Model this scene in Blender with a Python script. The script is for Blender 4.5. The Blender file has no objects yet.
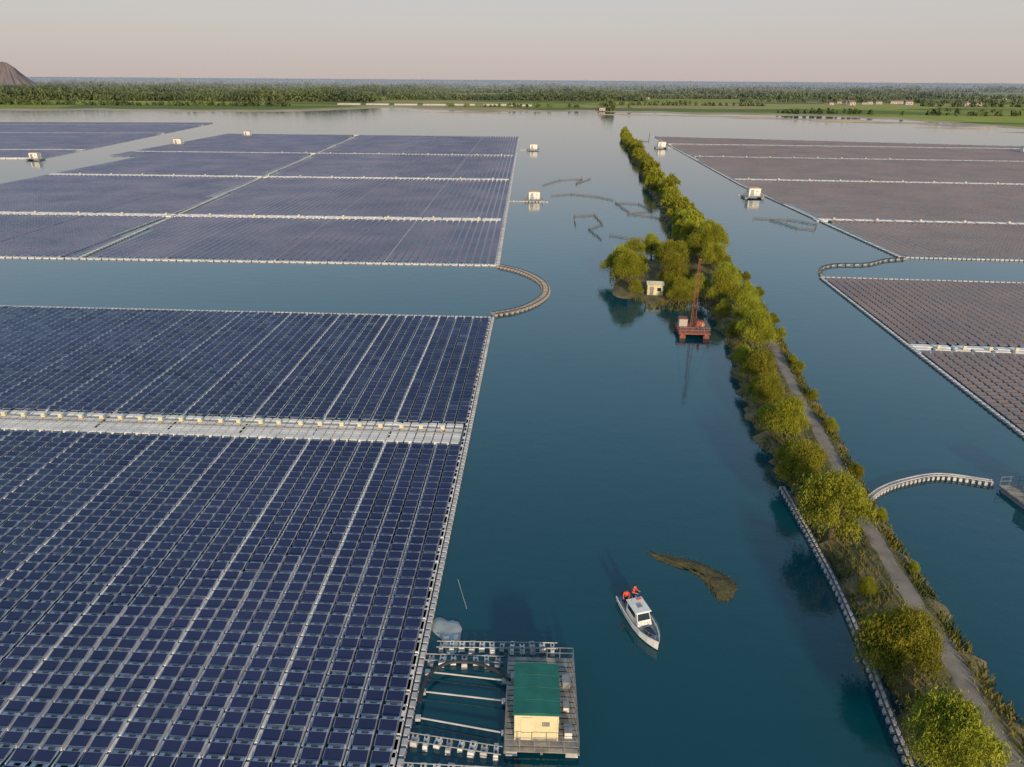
import bpy, math, random
import numpy as np
from mathutils import Vector, Matrix
random.seed(7); rng=np.random.default_rng(7)
scene=bpy.context.scene
COL=scene.collection
R=math.radians

# ------------------------------------------------------------ camera
PITCH=math.atan(304.5/700); ROLL=math.atan(7/1024)
cd=bpy.data.cameras.new("camera"); cam=bpy.data.objects.new("camera",cd); COL.objects.link(cam)
fw=Vector((0,math.cos(PITCH),-math.sin(PITCH))); up=Vector((0,math.sin(PITCH),math.cos(PITCH))); rt=Vector((1,0,0))
r2=rt*math.cos(ROLL)+up*math.sin(ROLL); u2=-rt*math.sin(ROLL)+up*math.cos(ROLL)
cam.matrix_world=Matrix(((r2.x,u2.x,-fw.x,0),(r2.y,u2.y,-fw.y,0),(r2.z,u2.z,-fw.z,40),(0,0,0,1)))
cd.sensor_width=36; cd.lens=700/1024*36; cd.clip_start=0.5; cd.clip_end=60000
scene.camera=cam
scene.view_settings.view_transform='Standard'; scene.view_settings.look='None'; scene.view_settings.exposure=0

# ------------------------------------------------------------ light
SUN_AZ=170.0; SUN_EL=16.0
w=bpy.data.worlds.new("World"); scene.world=w; w.use_nodes=True
nt=w.node_tree; nt.nodes.clear(); N=nt.nodes.new; Lk=nt.links.new
out=N("ShaderNodeOutputWorld"); sky=N("ShaderNodeTexSky"); sky.sky_type='NISHITA'; sky.sun_disc=False
sky.sun_elevation=R(SUN_EL); sky.sun_rotation=R(SUN_AZ); sky.dust_density=2.0; sky.air_density=1.2
b1=N("ShaderNodeBackground"); b1.inputs[1].default_value=0.15; Lk(sky.outputs[0],b1.inputs[0])
tc=N("ShaderNodeTexCoord"); sx=N("ShaderNodeSeparateXYZ"); Lk(tc.outputs['Generated'],sx.inputs[0])
ramp=N("ShaderNodeValToRGB"); Lk(sx.outputs[2],ramp.inputs[0])
e=ramp.color_ramp.elements
e[0].position=0.0; e[0].color=(0.57,0.485,0.455,1)
e[1].position=0.12; e[1].color=(0.57,0.57,0.59,1)
x=e.new(0.045); x.color=(0.58,0.53,0.505,1)
x=e.new(0.22); x.color=(0.50,0.66,0.80,1)
x=e.new(0.45); x.color=(0.42,0.70,0.95,1)
x=e.new(1.0); x.color=(0.30,0.47,0.72,1)
b2=N("ShaderNodeBackground"); b2.inputs[1].default_value=1.0; Lk(ramp.outputs[0],b2.inputs[0])
mr=N("ShaderNodeMapRange"); mr.interpolation_type='SMOOTHSTEP'; Lk(sx.outputs[2],mr.inputs[0])
mr.inputs[1].default_value=0.3; mr.inputs[2].default_value=0.9; mr.inputs[3].default_value=0.92; mr.inputs[4].default_value=0.25
mx=N("ShaderNodeMixShader"); Lk(mr.outputs[0],mx.inputs[0]); Lk(b1.outputs[0],mx.inputs[1]); Lk(b2.outputs[0],mx.inputs[2])
Lk(mx.outputs[0],out.inputs[0])
sd=bpy.data.lights.new("sun",'SUN'); so=bpy.data.objects.new("sun",sd); COL.objects.link(so)
sd.energy=4.7; sd.angle=R(3.5); sd.color=(1.0,0.78,0.52)
sv=Vector((math.sin(R(SUN_AZ))*math.cos(R(SUN_EL)),math.cos(R(SUN_AZ))*math.cos(R(SUN_EL)),math.sin(R(SUN_EL))))
so.rotation_euler=sv.to_track_quat('Z','Y').to_euler()

# ------------------------------------------------------------ materials
def mat(name,c1,c2=None,scale=1.0,rough=0.7,metal=0.0,detail=4,coord='Object',bump=0.0,spec=None,rand=0.0,trans=0.0):
    m=bpy.data.materials.new(name); m.use_nodes=True; t=m.node_tree; p=t.nodes["Principled BSDF"]
    p.inputs['Roughness'].default_value=rough; p.inputs['Metallic'].default_value=metal
    if spec is not None: p.inputs['Specular IOR Level'].default_value=spec
    if c2 is None: c2=tuple(min(1,c*0.75) for c in c1)
    if coord=='World':
        g=t.nodes.new("ShaderNodeNewGeometry"); co=g.outputs['Position']
    else:
        g=t.nodes.new("ShaderNodeTexCoord"); co=g.outputs['Object']
    n=t.nodes.new("ShaderNodeTexNoise"); n.inputs['Scale'].default_value=scale; n.inputs['Detail'].default_value=detail
    t.links.new(co,n.inputs['Vector'])
    rp=t.nodes.new("ShaderNodeValToRGB"); rp.color_ramp.elements[0].position=0.35; rp.color_ramp.elements[1].position=0.65
    rp.color_ramp.elements[0].color=(*c2,1); rp.color_ramp.elements[1].color=(*c1,1)
    t.links.new(n.outputs[0],rp.inputs[0]); last=rp.outputs[0]
    if rand>0:
        oi=t.nodes.new("ShaderNodeObjectInfo"); hs=t.nodes.new("ShaderNodeHueSaturation")
        mm=t.nodes.new("ShaderNodeMapRange"); mm.inputs[3].default_value=1-rand; mm.inputs[4].default_value=1+rand
        t.links.new(oi.outputs['Random'],mm.inputs[0]); t.links.new(mm.outputs[0],hs.inputs['Value'])
        m2=t.nodes.new("ShaderNodeMapRange"); m2.inputs[3].default_value=0.5-rand*0.06; m2.inputs[4].default_value=0.5+rand*0.06
        t.links.new(oi.outputs['Random'],m2.inputs[0]); t.links.new(m2.outputs[0],hs.inputs['Hue'])
        t.links.new(last,hs.inputs['Color']); last=hs.outputs[0]
    t.links.new(last,p.inputs['Base Color'])
    if bump>0:
        b=t.nodes.new("ShaderNodeBump"); b.inputs['Strength'].default_value=bump; b.inputs['Distance'].default_value=0.3
        t.links.new(n.outputs[0],b.inputs['Height']); t.links.new(b.outputs[0],p.inputs['Normal'])
    if trans>0:
        tr=t.nodes.new("ShaderNodeBsdfTranslucent"); t.links.new(last,tr.inputs[0])
        ms=t.nodes.new("ShaderNodeMixShader"); ms.inputs[0].default_value=trans
        o=t.nodes["Material Output"]; t.links.new(p.outputs[0],ms.inputs[1]); t.links.new(tr.outputs[0],ms.inputs[2]); t.links.new(ms.outputs[0],o.inputs[0])
    return m
M={}
M['float']=mat("float_plastic",(0.54,0.54,0.58),(0.36,0.37,0.42),0.35,0.55,coord='World')
M['walk']=mat("walkway_plastic",(0.52,0.49,0.47),(0.34,0.33,0.34),0.5,0.6,coord='World')
M['pale']=mat("pale_walkway_deck",(0.72,0.68,0.63),(0.56,0.53,0.50),0.5,0.6,coord='World')
M['frame']=mat("aluminium_frame",(0.34,0.35,0.40),(0.24,0.25,0.29),0.6,0.4,0.3,coord='World')
M['white']=mat("white_paint",(0.72,0.71,0.68),(0.60,0.59,0.56),2.0,0.4)
M['cream']=mat("cream_panel",(0.62,0.55,0.36),(0.54,0.48,0.30),1.5,0.6)
M['orange']=mat("orange_paint",(0.60,0.34,0.14),(0.5,0.27,0.1),2,0.5)
M['green']=mat("green_roof",(0.012,0.13,0.095),(0.008,0.10,0.07),1.2,0.5)
M['grey']=mat("grey_steel",(0.30,0.30,0.30),(0.20,0.20,0.21),2,0.5,0.3)
M['dark']=mat("dark_rubber",(0.03,0.03,0.035),(0.02,0.02,0.02),2,0.6)
M['glassd']=mat("dark_window",(0.02,0.03,0.04),(0.01,0.02,0.03),1,0.08)
M['deck']=mat("deck_planks",(0.34,0.31,0.27),(0.17,0.16,0.15),1.4,0.8)
M['brownfloat']=mat("brown_float",(0.42,0.36,0.30),(0.26,0.23,0.20),1.4,0.8)
M['rust']=mat("rusty_red_steel",(0.30,0.085,0.05),(0.17,0.055,0.04),1.5,0.75)
M['blue']=mat("blue_paint",(0.03,0.10,0.28),(0.02,0.07,0.2),1.5,0.4)
M['red']=mat("red_cloth",(0.65,0.07,0.03),(0.5,0.05,0.02),6,0.9)
M['trouser']=mat("navy_cloth",(0.03,0.035,0.06),(0.02,0.02,0.03),6,0.9)
M['skin']=mat("skin",(0.45,0.26,0.17),(0.4,0.22,0.14),6,0.6)
M['hair']=mat("black_hair",(0.015,0.012,0.01),(0.01,0.01,0.01),6,0.6)
M['bark']=mat("bark",(0.12,0.085,0.055),(0.06,0.045,0.03),3,0.9)
M['leaf']=mat("willow_leaf",(0.37,0.36,0.038),(0.16,0.18,0.020),0.6,0.6,rand=0.24,trans=0.36,spec=0.12)
M['soil']=mat("dike_soil",(0.18,0.135,0.065),(0.075,0.075,0.028),0.45,0.95,coord='World',bump=0.4)
M['path']=mat("dirt_path",(0.25,0.21,0.18),(0.15,0.13,0.105),0.7,0.95,coord='World',bump=0.2)
M['reed']=mat("reed_grass",(0.20,0.165,0.04),(0.07,0.085,0.02),0.3,0.9,coord='World',trans=0.2,spec=0.1)
M['weed']=mat("weed_mat",(0.11,0.085,0.028),(0.055,0.05,0.02),1.2,0.9,bump=0.5)
M['sand']=mat("sand",(0.42,0.32,0.23),(0.26,0.22,0.15),0.02,0.9,coord='World')
M['hill']=mat("spoil_heap",(0.17,0.14,0.145),(0.12,0.105,0.115),0.02,0.95,coord='World')
M['concrete']=mat("pale_render",(0.45,0.41,0.37),(0.36,0.33,0.30),0.2,0.8)
M['tile']=mat("roof_tile",(0.22,0.15,0.13),(0.16,0.12,0.11),0.4,0.8)
M['net']=mat("net_rope",(0.20,0.165,0.12),(0.13,0.11,0.08),3,0.9)
M['tarp']=mat("grey_tarpaulin",(0.34,0.36,0.36),(0.26,0.28,0.28),1.2,0.6)

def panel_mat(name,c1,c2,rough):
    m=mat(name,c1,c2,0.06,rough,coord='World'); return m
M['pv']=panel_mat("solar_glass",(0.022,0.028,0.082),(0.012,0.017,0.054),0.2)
M['pvb']=panel_mat("haze_tinted_solar_glass",(0.165,0.135,0.185),(0.095,0.084,0.135),0.42)  # reflection of hazy sky painted into the glass colour of the far left arrays
M['pvw']=panel_mat("warm_sky_tinted_solar_glass",(0.225,0.148,0.115),(0.165,0.112,0.092),0.45)  # brown is the warm sky's reflection, put into the base colour

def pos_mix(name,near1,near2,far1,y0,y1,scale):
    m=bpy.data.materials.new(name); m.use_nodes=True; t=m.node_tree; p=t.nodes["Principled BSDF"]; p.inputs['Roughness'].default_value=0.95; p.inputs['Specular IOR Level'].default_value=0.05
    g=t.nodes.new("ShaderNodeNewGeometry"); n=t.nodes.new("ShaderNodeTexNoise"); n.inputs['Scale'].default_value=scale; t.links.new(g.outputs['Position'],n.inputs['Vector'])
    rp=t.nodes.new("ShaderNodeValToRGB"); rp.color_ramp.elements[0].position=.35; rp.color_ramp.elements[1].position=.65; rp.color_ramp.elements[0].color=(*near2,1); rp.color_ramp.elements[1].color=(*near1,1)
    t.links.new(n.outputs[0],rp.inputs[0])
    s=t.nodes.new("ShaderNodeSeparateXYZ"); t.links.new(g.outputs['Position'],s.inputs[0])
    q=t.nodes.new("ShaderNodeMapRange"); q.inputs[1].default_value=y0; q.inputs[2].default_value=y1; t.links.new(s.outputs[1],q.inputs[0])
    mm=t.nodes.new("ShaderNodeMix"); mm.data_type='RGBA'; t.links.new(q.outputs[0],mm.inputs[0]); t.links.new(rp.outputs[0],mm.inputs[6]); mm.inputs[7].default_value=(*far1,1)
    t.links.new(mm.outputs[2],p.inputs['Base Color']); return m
M['leaff']=pos_mix("far_leaf",(0.115,0.14,0.05),(0.06,0.085,0.042),(0.26,0.30,0.37),1150,4600,0.012)  # aerial haze painted into the leaf colour, stronger with world Y

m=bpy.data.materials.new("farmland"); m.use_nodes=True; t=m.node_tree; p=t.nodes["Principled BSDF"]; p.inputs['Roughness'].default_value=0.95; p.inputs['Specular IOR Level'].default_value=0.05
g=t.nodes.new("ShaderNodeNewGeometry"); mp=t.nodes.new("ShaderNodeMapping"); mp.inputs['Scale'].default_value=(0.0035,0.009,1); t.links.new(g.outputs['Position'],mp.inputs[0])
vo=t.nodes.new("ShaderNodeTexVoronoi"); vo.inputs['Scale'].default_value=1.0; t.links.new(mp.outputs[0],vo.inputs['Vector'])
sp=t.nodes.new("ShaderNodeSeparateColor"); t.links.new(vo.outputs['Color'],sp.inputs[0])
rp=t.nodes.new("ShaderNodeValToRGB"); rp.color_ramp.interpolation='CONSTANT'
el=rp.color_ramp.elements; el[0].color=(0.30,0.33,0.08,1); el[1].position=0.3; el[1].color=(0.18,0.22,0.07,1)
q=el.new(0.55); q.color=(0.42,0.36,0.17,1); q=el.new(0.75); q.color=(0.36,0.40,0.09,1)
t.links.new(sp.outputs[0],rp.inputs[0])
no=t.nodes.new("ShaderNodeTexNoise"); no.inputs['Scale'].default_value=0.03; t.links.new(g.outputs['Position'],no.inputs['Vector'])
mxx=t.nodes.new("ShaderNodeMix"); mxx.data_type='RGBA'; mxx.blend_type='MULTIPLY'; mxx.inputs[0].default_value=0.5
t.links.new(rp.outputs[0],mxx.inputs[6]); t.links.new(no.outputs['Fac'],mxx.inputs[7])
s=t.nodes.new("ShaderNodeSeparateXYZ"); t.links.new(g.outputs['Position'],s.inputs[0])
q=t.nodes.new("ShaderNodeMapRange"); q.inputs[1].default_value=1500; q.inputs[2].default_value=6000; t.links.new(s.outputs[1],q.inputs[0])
mm=t.nodes.new("ShaderNodeMix"); mm.data_type='RGBA'; t.links.new(q.outputs[0],mm.inputs[0]); t.links.new(mxx.outputs[2],mm.inputs[6]); mm.inputs[7].default_value=(0.32,0.35,0.40,1)  # distance haze blended into the field colour as a pale blue-grey
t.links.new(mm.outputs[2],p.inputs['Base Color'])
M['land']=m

# water
m=bpy.data.materials.new("lake_water"); m.use_nodes=True; t=m.node_tree; p=t.nodes["Principled BSDF"]
p.inputs['Roughness'].default_value=0.05; p.inputs['IOR'].default_value=1.50
g=t.nodes.new("ShaderNodeNewGeometry")
n0=t.nodes.new("ShaderNodeTexNoise"); n0.inputs['Scale'].default_value=0.02; n0.inputs['Detail'].default_value=3; t.links.new(g.outputs['Position'],n0.inputs['Vector'])
rp=t.nodes.new("ShaderNodeValToRGB"); rp.color_ramp.elements[0].color=(0.001,0.037,0.054,1); rp.color_ramp.elements[1].color=(0.002,0.057,0.078,1)
t.links.new(n0.outputs[0],rp.inputs[0]); t.links.new(rp.outputs[0],p.inputs['Base Color'])
def nz(scale,det,stretch=(1,1,1)):
    mp=t.nodes.new("ShaderNodeMapping"); mp.inputs['Scale'].default_value=stretch; t.links.new(g.outputs['Position'],mp.inputs[0])
    n=t.nodes.new("ShaderNodeTexNoise"); n.inputs['Scale'].default_value=scale; n.inputs['Detail'].default_value=det; t.links.new(mp.outputs[0],n.inputs['Vector']); return n
na=nz(1.8,3,(1,1.6,1)); nb=nz(0.3,2,(1,1.5,1))
ba=t.nodes.new("ShaderNodeBump"); ba.inputs['Strength'].default_value=0.20; ba.inputs['Distance'].default_value=0.04; t.links.new(na.outputs[0],ba.inputs['Height'])
bb=t.nodes.new("ShaderNodeBump"); bb.inputs['Strength'].default_value=0.13; bb.inputs['Distance'].default_value=0.2; t.links.new(nb.outputs[0],bb.inputs['Height'])
t.links.new(ba.outputs[0],bb.inputs['Normal']); t.links.new(bb.outputs[0],p.inputs['Normal'])
M['water']=m

# ------------------------------------------------------------ mesh helpers
class MB:
    def __init__(s): s.v=[]; s.f=[]; s.m=[]; s.mats=[]
    def mi(s,k):
        if k not in s.mats: s.mats.append(k)
        return s.mats.index(k)
    def add(s,vs,fs,k):
        o=len(s.v); s.v+= [tuple(a) for a in vs]; i=s.mi(k)
        for f in fs: s.f.append(tuple(o+a for a in f)); s.m.append(i)
    def box(s,c,d,k,rz=0.0,ch=0.0,rx=0.0):
        hx,hy,hz=d[0]/2,d[1]/2,d[2]/2; vs=[]
        ti=1-ch
        for z,q in ((-hz,1),(hz,ti)):
            for a,b in ((-1,-1),(1,-1),(1,1),(-1,1)):
                vs.append(Vector((a*hx*q,b*hy*q,z)))
        m=Matrix.Rotation(rz,3,'Z')@Matrix.Rotation(rx,3,'X')
        vs=[m@v+Vector(c) for v in vs]
        s.add(vs,[(0,3,2,1),(4,5,6,7),(0,1,5,4),(1,2,6,5),(2,3,7,6),(3,0,4,7)],k)
    def tube(s,p0,p1,r0,r1,k,n=6):
        p0=Vector(p0);p1=Vector(p1); d=(p1-p0)
        if d.length<1e-6: return
        q=d.to_track_quat('Z','Y'); vs=[]
        for P,r in ((p0,r0),(p1,r1)):
            for i in range(n):
                a=2*math.pi*i/n; vs.append(P+q@Vector((r*math.cos(a),r*math.sin(a),0)))
        fs=[(i,(i+1)%n,n+(i+1)%n,n+i) for i in range(n)]+[tuple(range(n-1,-1,-1)),tuple(range(n,2*n))]
        s.add(vs,fs,k)
    def poly(s,pts,k): s.add(pts,[tuple(range(len(pts)))],k)
    def obj(s,name,parent=None,smooth=False):
        me=bpy.data.meshes.new(name); me.from_pydata(s.v,[],s.f); me.polygons.foreach_set('material_index',s.m)
        for k in s.mats: me.materials.append(M[k])
        if smooth: me.polygons.foreach_set('use_smooth',[True]*len(s.f))
        me.update(); o=bpy.data.objects.new(name,me); COL.objects.link(o)
        if parent: o.parent=parent
        return o
def qmesh(name,V,mats,mi=None,parent=None):
    n=V.shape[0]; me=bpy.data.meshes.new(name); me.vertices.add(n*4); me.vertices.foreach_set('co',V.reshape(-1).astype(np.float32))
    me.loops.add(n*4); me.loops.foreach_set('vertex_index',np.arange(n*4,dtype=np.int32))
    me.polygons.add(n); me.polygons.foreach_set('loop_start',np.arange(0,n*4,4,dtype=np.int32)); me.polygons.foreach_set('loop_total',np.full(n,4,dtype=np.int32))
    for k in mats: me.materials.append(M[k])
    if mi is not None: me.polygons.foreach_set('material_index',mi.astype(np.int32))
    me.update(calc_edges=True); me.validate(); o=bpy.data.objects.new(name,me); COL.objects.link(o)
    if parent: o.parent=parent
    return o
def tag(o,label,cat,group=None,kind=None):
    if label: o["label"]=label
    if cat: o["category"]=cat
    if group: o["group"]=group
    if kind: o["kind"]=kind
    return o
def empty(name,loc=(0,0,0),rz=0):
    o=bpy.data.objects.new(name,None); COL.objects.link(o); o.location=loc; o.rotation_euler=(0,0,rz); return o
ALLKIDS={}
def copy_thing(root,loc,rz=0,sc=1.0,label=None):
    n=root.copy(); COL.objects.link(n); n.location=loc; n.rotation_euler=(0,0,rz); n.scale=(sc,sc,sc)
    if label: n["label"]=label
    for c in ALLKIDS.get(root.name,[]):
        k=c.copy(); COL.objects.link(k); k.parent=n
    return n

# ------------------------------------------------------------ ground / water / land
b=MB(); S=30000
b.poly([(-S,-2000,-2.5),(S,-2000,-2.5),(S,S,-2.5),(-S,S,-2.5)],'soil'); o=b.obj("ground"); tag(o,None,None,kind="structure")
b=MB(); b.poly([(-S,-1500,0),(S,-1500,0),(S,S-500,0),(-S,S-500,0)],'water'); o=b.obj("water"); tag(o,None,None,kind="structure")
xs=np.concatenate([np.linspace(-25000,-1500,20),np.arange(-1480,1600,12),np.linspace(1650,25000,20)])
ys=np.interp(xs,[-25000,-1500,-650,-270,-200,-150,-60,0,116,200,300,400,455,480,700,1500,25000],[900,930,945,960,1090,1100,1010,1000,1015,1000,950,900,860,690,610,560,560])
ys=ys+np.array([14*math.sin(x*0.021)+10*math.sin(x*0.067+1)+random.uniform(-4,4) for x in xs])
rows=[(-9,-0.6),(0,0.25),(26,0.9),(34,1.0),(200,1.2),(3000,1.5),(28000,1.5)]
b=MB(); n=len(xs); vs=[(xs[i],ys[i]+dy,z) for dy,z in rows for i in range(n)]
b.add(vs,[(j*n+i,j*n+i+1,(j+1)*n+i+1,(j+1)*n+i) for j in range(2) for i in range(n-1)],'sand')
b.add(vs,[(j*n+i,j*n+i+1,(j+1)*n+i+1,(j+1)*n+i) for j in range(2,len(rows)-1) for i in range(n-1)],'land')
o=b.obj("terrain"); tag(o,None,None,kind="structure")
def blob(name,cx,cy,rx,ry,k,h=0.35,rz=0,n=36,kind="structure",seed=0):
    rr=random.Random(seed); b=MB(); ph=[rr.uniform(0,6) for _ in range(4)]
    rings=[(1.0,-0.3),(0.93,0.05),(0.75,h),(0.3,h*1.1)]
    vs=[]
    for q,z in rings:
        for i in range(n):
            a=2*math.pi*i/n; w_=1+0.18*math.sin(3*a+ph[0])+0.12*math.sin(5*a+ph[1])+0.07*math.sin(9*a+ph[2])
            x_=rx*q*w_*math.cos(a); y_=ry*q*w_*math.sin(a)
            vs.append((cx+x_*math.cos(rz)-y_*math.sin(rz),cy+x_*math.sin(rz)+y_*math.cos(rz),z))
    vs.append((cx,cy,h*1.1))
    fs=[(j*n+i,j*n+(i+1)%n,(j+1)*n+(i+1)%n,(j+1)*n+i) for j in range(3) for i in range(n)]+[(3*n+i,3*n+(i+1)%n,4*n) for i in range(n)]
    b.add(vs,fs,k); o=b.obj(name,smooth=True)
    if kind: o["kind"]=kind
    return o
for i,(cx,cy,rx,ry) in enumerate([(390,790,60,11),(455,745,50,12),(330,850,70,8),(250,905,60,6),(150,930,60,5),(420,700,34,4),(-60,960,60,6),(360,820,40,5),(480,640,60,5)]):
    blob("sandbank",cx,cy,rx,ry,'sand',0.5,R(-12),seed=i)

# dike
DY=[15,31,46,60,75,90,110,128,150,180,205,240,285,350,450,535,590]
DL=[25.4,26.4,28.5,29.6,30,32.2,35.8,37.2,39.4,42,47,50,54,61,71,79,86]
DP=[30.9,31.5,33.2,34.7,37.3,39.3,42.8,46.0,48.8,50.0,54.0,57.4,61.4,66.4,76.4,83.4,88]
DR=[34.2,34.2,35.4,37.0,39.6,41.6,45.0,48.2,51,52.3,56.2,59.6,63.6,69,79,86.4,90]
yy=np.arange(15,592,1.0)
dl=np.interp(yy,DY,DL)+np.array([0.5*math.sin(y*0.9)+0.35*math.sin(y*2.3)+random.uniform(-.25,.25) for y in yy])
dr=np.interp(yy,DY,DR)+np.array([0.4*math.sin(y*1.1+2)+0.3*math.sin(y*2.1)+random.uniform(-.25,.25) for y in yy])
dp=np.interp(yy,DY,DP)+np.array([0.15*math.sin(y*.21)+.1*math.sin(y*.5) for y in yy])
b=MB(); n=len(yy); prof=[]
for i in range(n):
    pw=1.0; a=dl[i];c=dr[i];pc=dp[i]
    prof.append([(a-0.8,yy[i],-0.7),(a,yy[i],0.12),(min(a+1.2,pc-pw-.1),yy[i],0.75+random.uniform(-.08,.08)),(pc-pw,yy[i],0.9),(pc+pw,yy[i],0.9),(max(c-1.0,pc+pw+.1),yy[i],0.65+random.uniform(-.08,.08)),(max(c,pc+pw+.3),yy[i],0.1),(max(c,pc+pw+.3)+0.8,yy[i],-0.7)])
vs=[q for pr in prof for q in pr]
b.add(vs,[(i*8+j,i*8+j+1,(i+1)*8+j+1,(i+1)*8+j) for i in range(n-1) for j in range(7)],'soil')
o=b.obj("dike_ground"); tag(o,None,None,kind="structure")
b=MB(); vs=[]
for i in range(n):
    pw=0.72+0.06*math.sin(yy[i]*0.7)
    vs+=[(dp[i]-pw+random.uniform(-.13,.13),yy[i],0.91),(dp[i]+pw+random.uniform(-.13,.13),yy[i],0.91)]
b.add(vs,[(2*i,2*i+1,2*i+3,2*i+2) for i in range(n-1)],'path'); o=b.obj("dirt_path"); tag(o,None,None,kind="structure")
o=blob("island_ground",31.5,147,9.5,19,'soil',0.7,R(-8),n=60,seed=11)

# hill
rr=random.Random(3); b=MB(); n=48; vs=[]; prof=[(1,0),(0.8,18),(0.55,42),(0.30,64),(0.10,80)]
for q,z in prof:
    for i in range(n):
        a=2*math.pi*i/n; w_=1+0.08*math.sin(2*a)+0.07*rr.uniform(-1,1)
        vs.append((-1775+100*q*w_*math.cos(a)+ (10 if q<0.35 else 0),2650+100*q*w_*math.sin(a),z+rr.uniform(-2,2)))
vs.append((-1765,2650,84))
fs=[(j*n+i,j*n+(i+1)%n,(j+1)*n+(i+1)%n,(j+1)*n+i) for j in range(4) for i in range(n)]+[(4*n+i,4*n+(i+1)%n,5*n) for i in range(n)]
b.add(vs,fs,'hill'); o=b.obj("hill"); o["kind"]="structure"

# ------------------------------------------------------------ solar arrays
def inview(X,Y,mar=10,k=1.03): 
    d=Y*0.917+16; return (np.abs(X)<0.7314*d*k+mar)&(Y>24)
def block(O,au,av,smin,smax,tmin,tmax,bands,extra=None,g=(3.75,1.42,0.9375,1.40,0.84)):
    au=R(au);av=R(av); U=np.array([math.cos(au),-math.sin(au)]);V=np.array([math.sin(av),math.cos(av)])
    return dict(O=np.array(O),U=U,V=V,s=(smin,smax),t=(tmin,tmax),bands=bands,extra=extra,au=au,av=av,g=g)
GA=(3.04,1.20,0.72,1.24,0.80)
BL={
'A':block((-3.6,121.8),3.0,2.14,-150,-0.6,-100,-1.0,[(-46.0,2.2)],g=GA),
'B':block((-3.7,160.6),2.2,1.1,-222,-0.6,1.2,395,[(57,2.2),(151,2.4),(255,2.6)],extra='diag'),
'C':block((-248,386),-4,-6.3,-290,-0.6,1.2,320,[(47,2.4),(183,2.6),(285,2.6)]),
'E':block((95.8,171.4),4.8,1.6,0.6,330,1.2,395,[(50,2.0),(146,2.2),(245,2.6),(330,2.6)],extra='right'),
'F':block((68.1,151.7),5.0,3.9,0.6,85,-95,-1.2,[(-45,1.5)],g=(3.2,1.25,0.80,1.26,0.80)),
}
def cells(B):
    PC,PR=B['g'][0],B['g'][1]
    I=np.arange(math.floor(B['s'][0]/PC)-2,math.ceil(B['s'][1]/PC)+1); J=np.arange(math.floor(B['t'][0]/PR),math.ceil(B['t'][1]/PR)+1)
    off=-0.4 if B['s'][1]<=0 else 0.4
    s,t=np.meshgrid(I*PC+PC/2+off,J*PR+0.55); s=s.ravel();t=t.ravel()
    smin=np.full_like(s,B['s'][0]); tmax=np.full_like(s,B['t'][1]); 
    if B['extra']=='right':
        smin=np.interp(t,[0,130,366],[0.6,-4.4,0.6]); tmax=395-0.2*np.maximum(s,0)
    if B['extra']=='diag': smin=np.where(t<230,-204,-222)
    ok=(s>smin+1.0)&(s<B['s'][1]-0.6)&(t>B['t'][0])&(t<tmax)
    for c,h in B['bands']: ok&=np.abs(t-c)>h+0.45
    if B['extra']=='diag': ok&=np.abs(s-(-100-0.055*t))>2.2
    P=B['O']+s[:,None]*B['U']+t[:,None]*B['V']
    ok&=inview(P[:,0],P[:,1])
    return s[ok],t[ok],P[ok]
TA=R(12)
def quads(P,B,w,d,z,tilt,off=(0,0)):
    U=B['U'];Uy=np.array([-U[1],U[0]])
    n=len(P); out_=np.zeros((n,4,3))
    C=P+off[0]*U+off[1]*Uy
    for k,(a,c) in enumerate(((-1,-1),(1,-1),(1,1),(-1,1))):
        out_[:,k,:2]=C+a*w/2*U+c*d/2*math.cos(tilt)*Uy
        out_[:,k,2]=z+c*d/2*math.sin(tilt)
    return out_
sA,tA,PA=cells(BL['A'])
U=BL['A']['U']; PC,PR,PO,PWD,PD=GA
pan=np.concatenate([PA-PO*U,PA+PO*U])
d=pan[:,1]*0.917+16; px=700*pan[:,0]/d; 
vis=(np.abs(px)<505)&(pan[:,1]>31.3)
dist=pan[:,0]**2+pan[:,1]**2; dist[~vis]=1e9
order=np.argsort(dist)[:300]; near=np.zeros(len(pan),bool); near[order]=True
b=MB(); b.box((0,0,0.46),(PWD,PD,0.035),'frame',rx=TA)
b.box((0,0.0,0.463),(PWD-.06,PD-.06,0.036),'pv',rx=TA)
for sx_ in (-0.42,0.42): b.box((sx_,0.34,0.42),(0.05,0.04,0.26),'frame')
p0=b.obj("solar_panel"); tag(p0,"dark blue solar panel tilted on a grey float","solar panel",group="floating solar panels")
b=MB(); b.box((0,0.03,0.12),(1.20,0.94,0.34),'float',ch=0.07)
for q in (-.40,.40): b.box((q,0.60,0.20),(.36,.38,0.26),'float',ch=0.15)
f0=b.obj("float",parent=p0)
first=True
for i in order:
    jx=random.uniform(-.02,.02)
    if first: p0.location=(pan[i,0],pan[i,1],0); p0.rotation_euler=(0,0,-BL['A']['au']); first=False; continue
    n_=p0.copy(); COL.objects.link(n_); n_.location=(pan[i,0]+jx,pan[i,1],random.uniform(-.03,.03)); n_.rotation_euler=(random.uniform(-.04,.04),random.uniform(-.02,.02),-BL['A']['au'])
    k_=f0.copy(); COL.objects.link(k_); k_.parent=n_
allq=[];allm=[]
def addq(Q,m_): allq.append(Q); allm.append(np.full(len(Q),m_))
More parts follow.
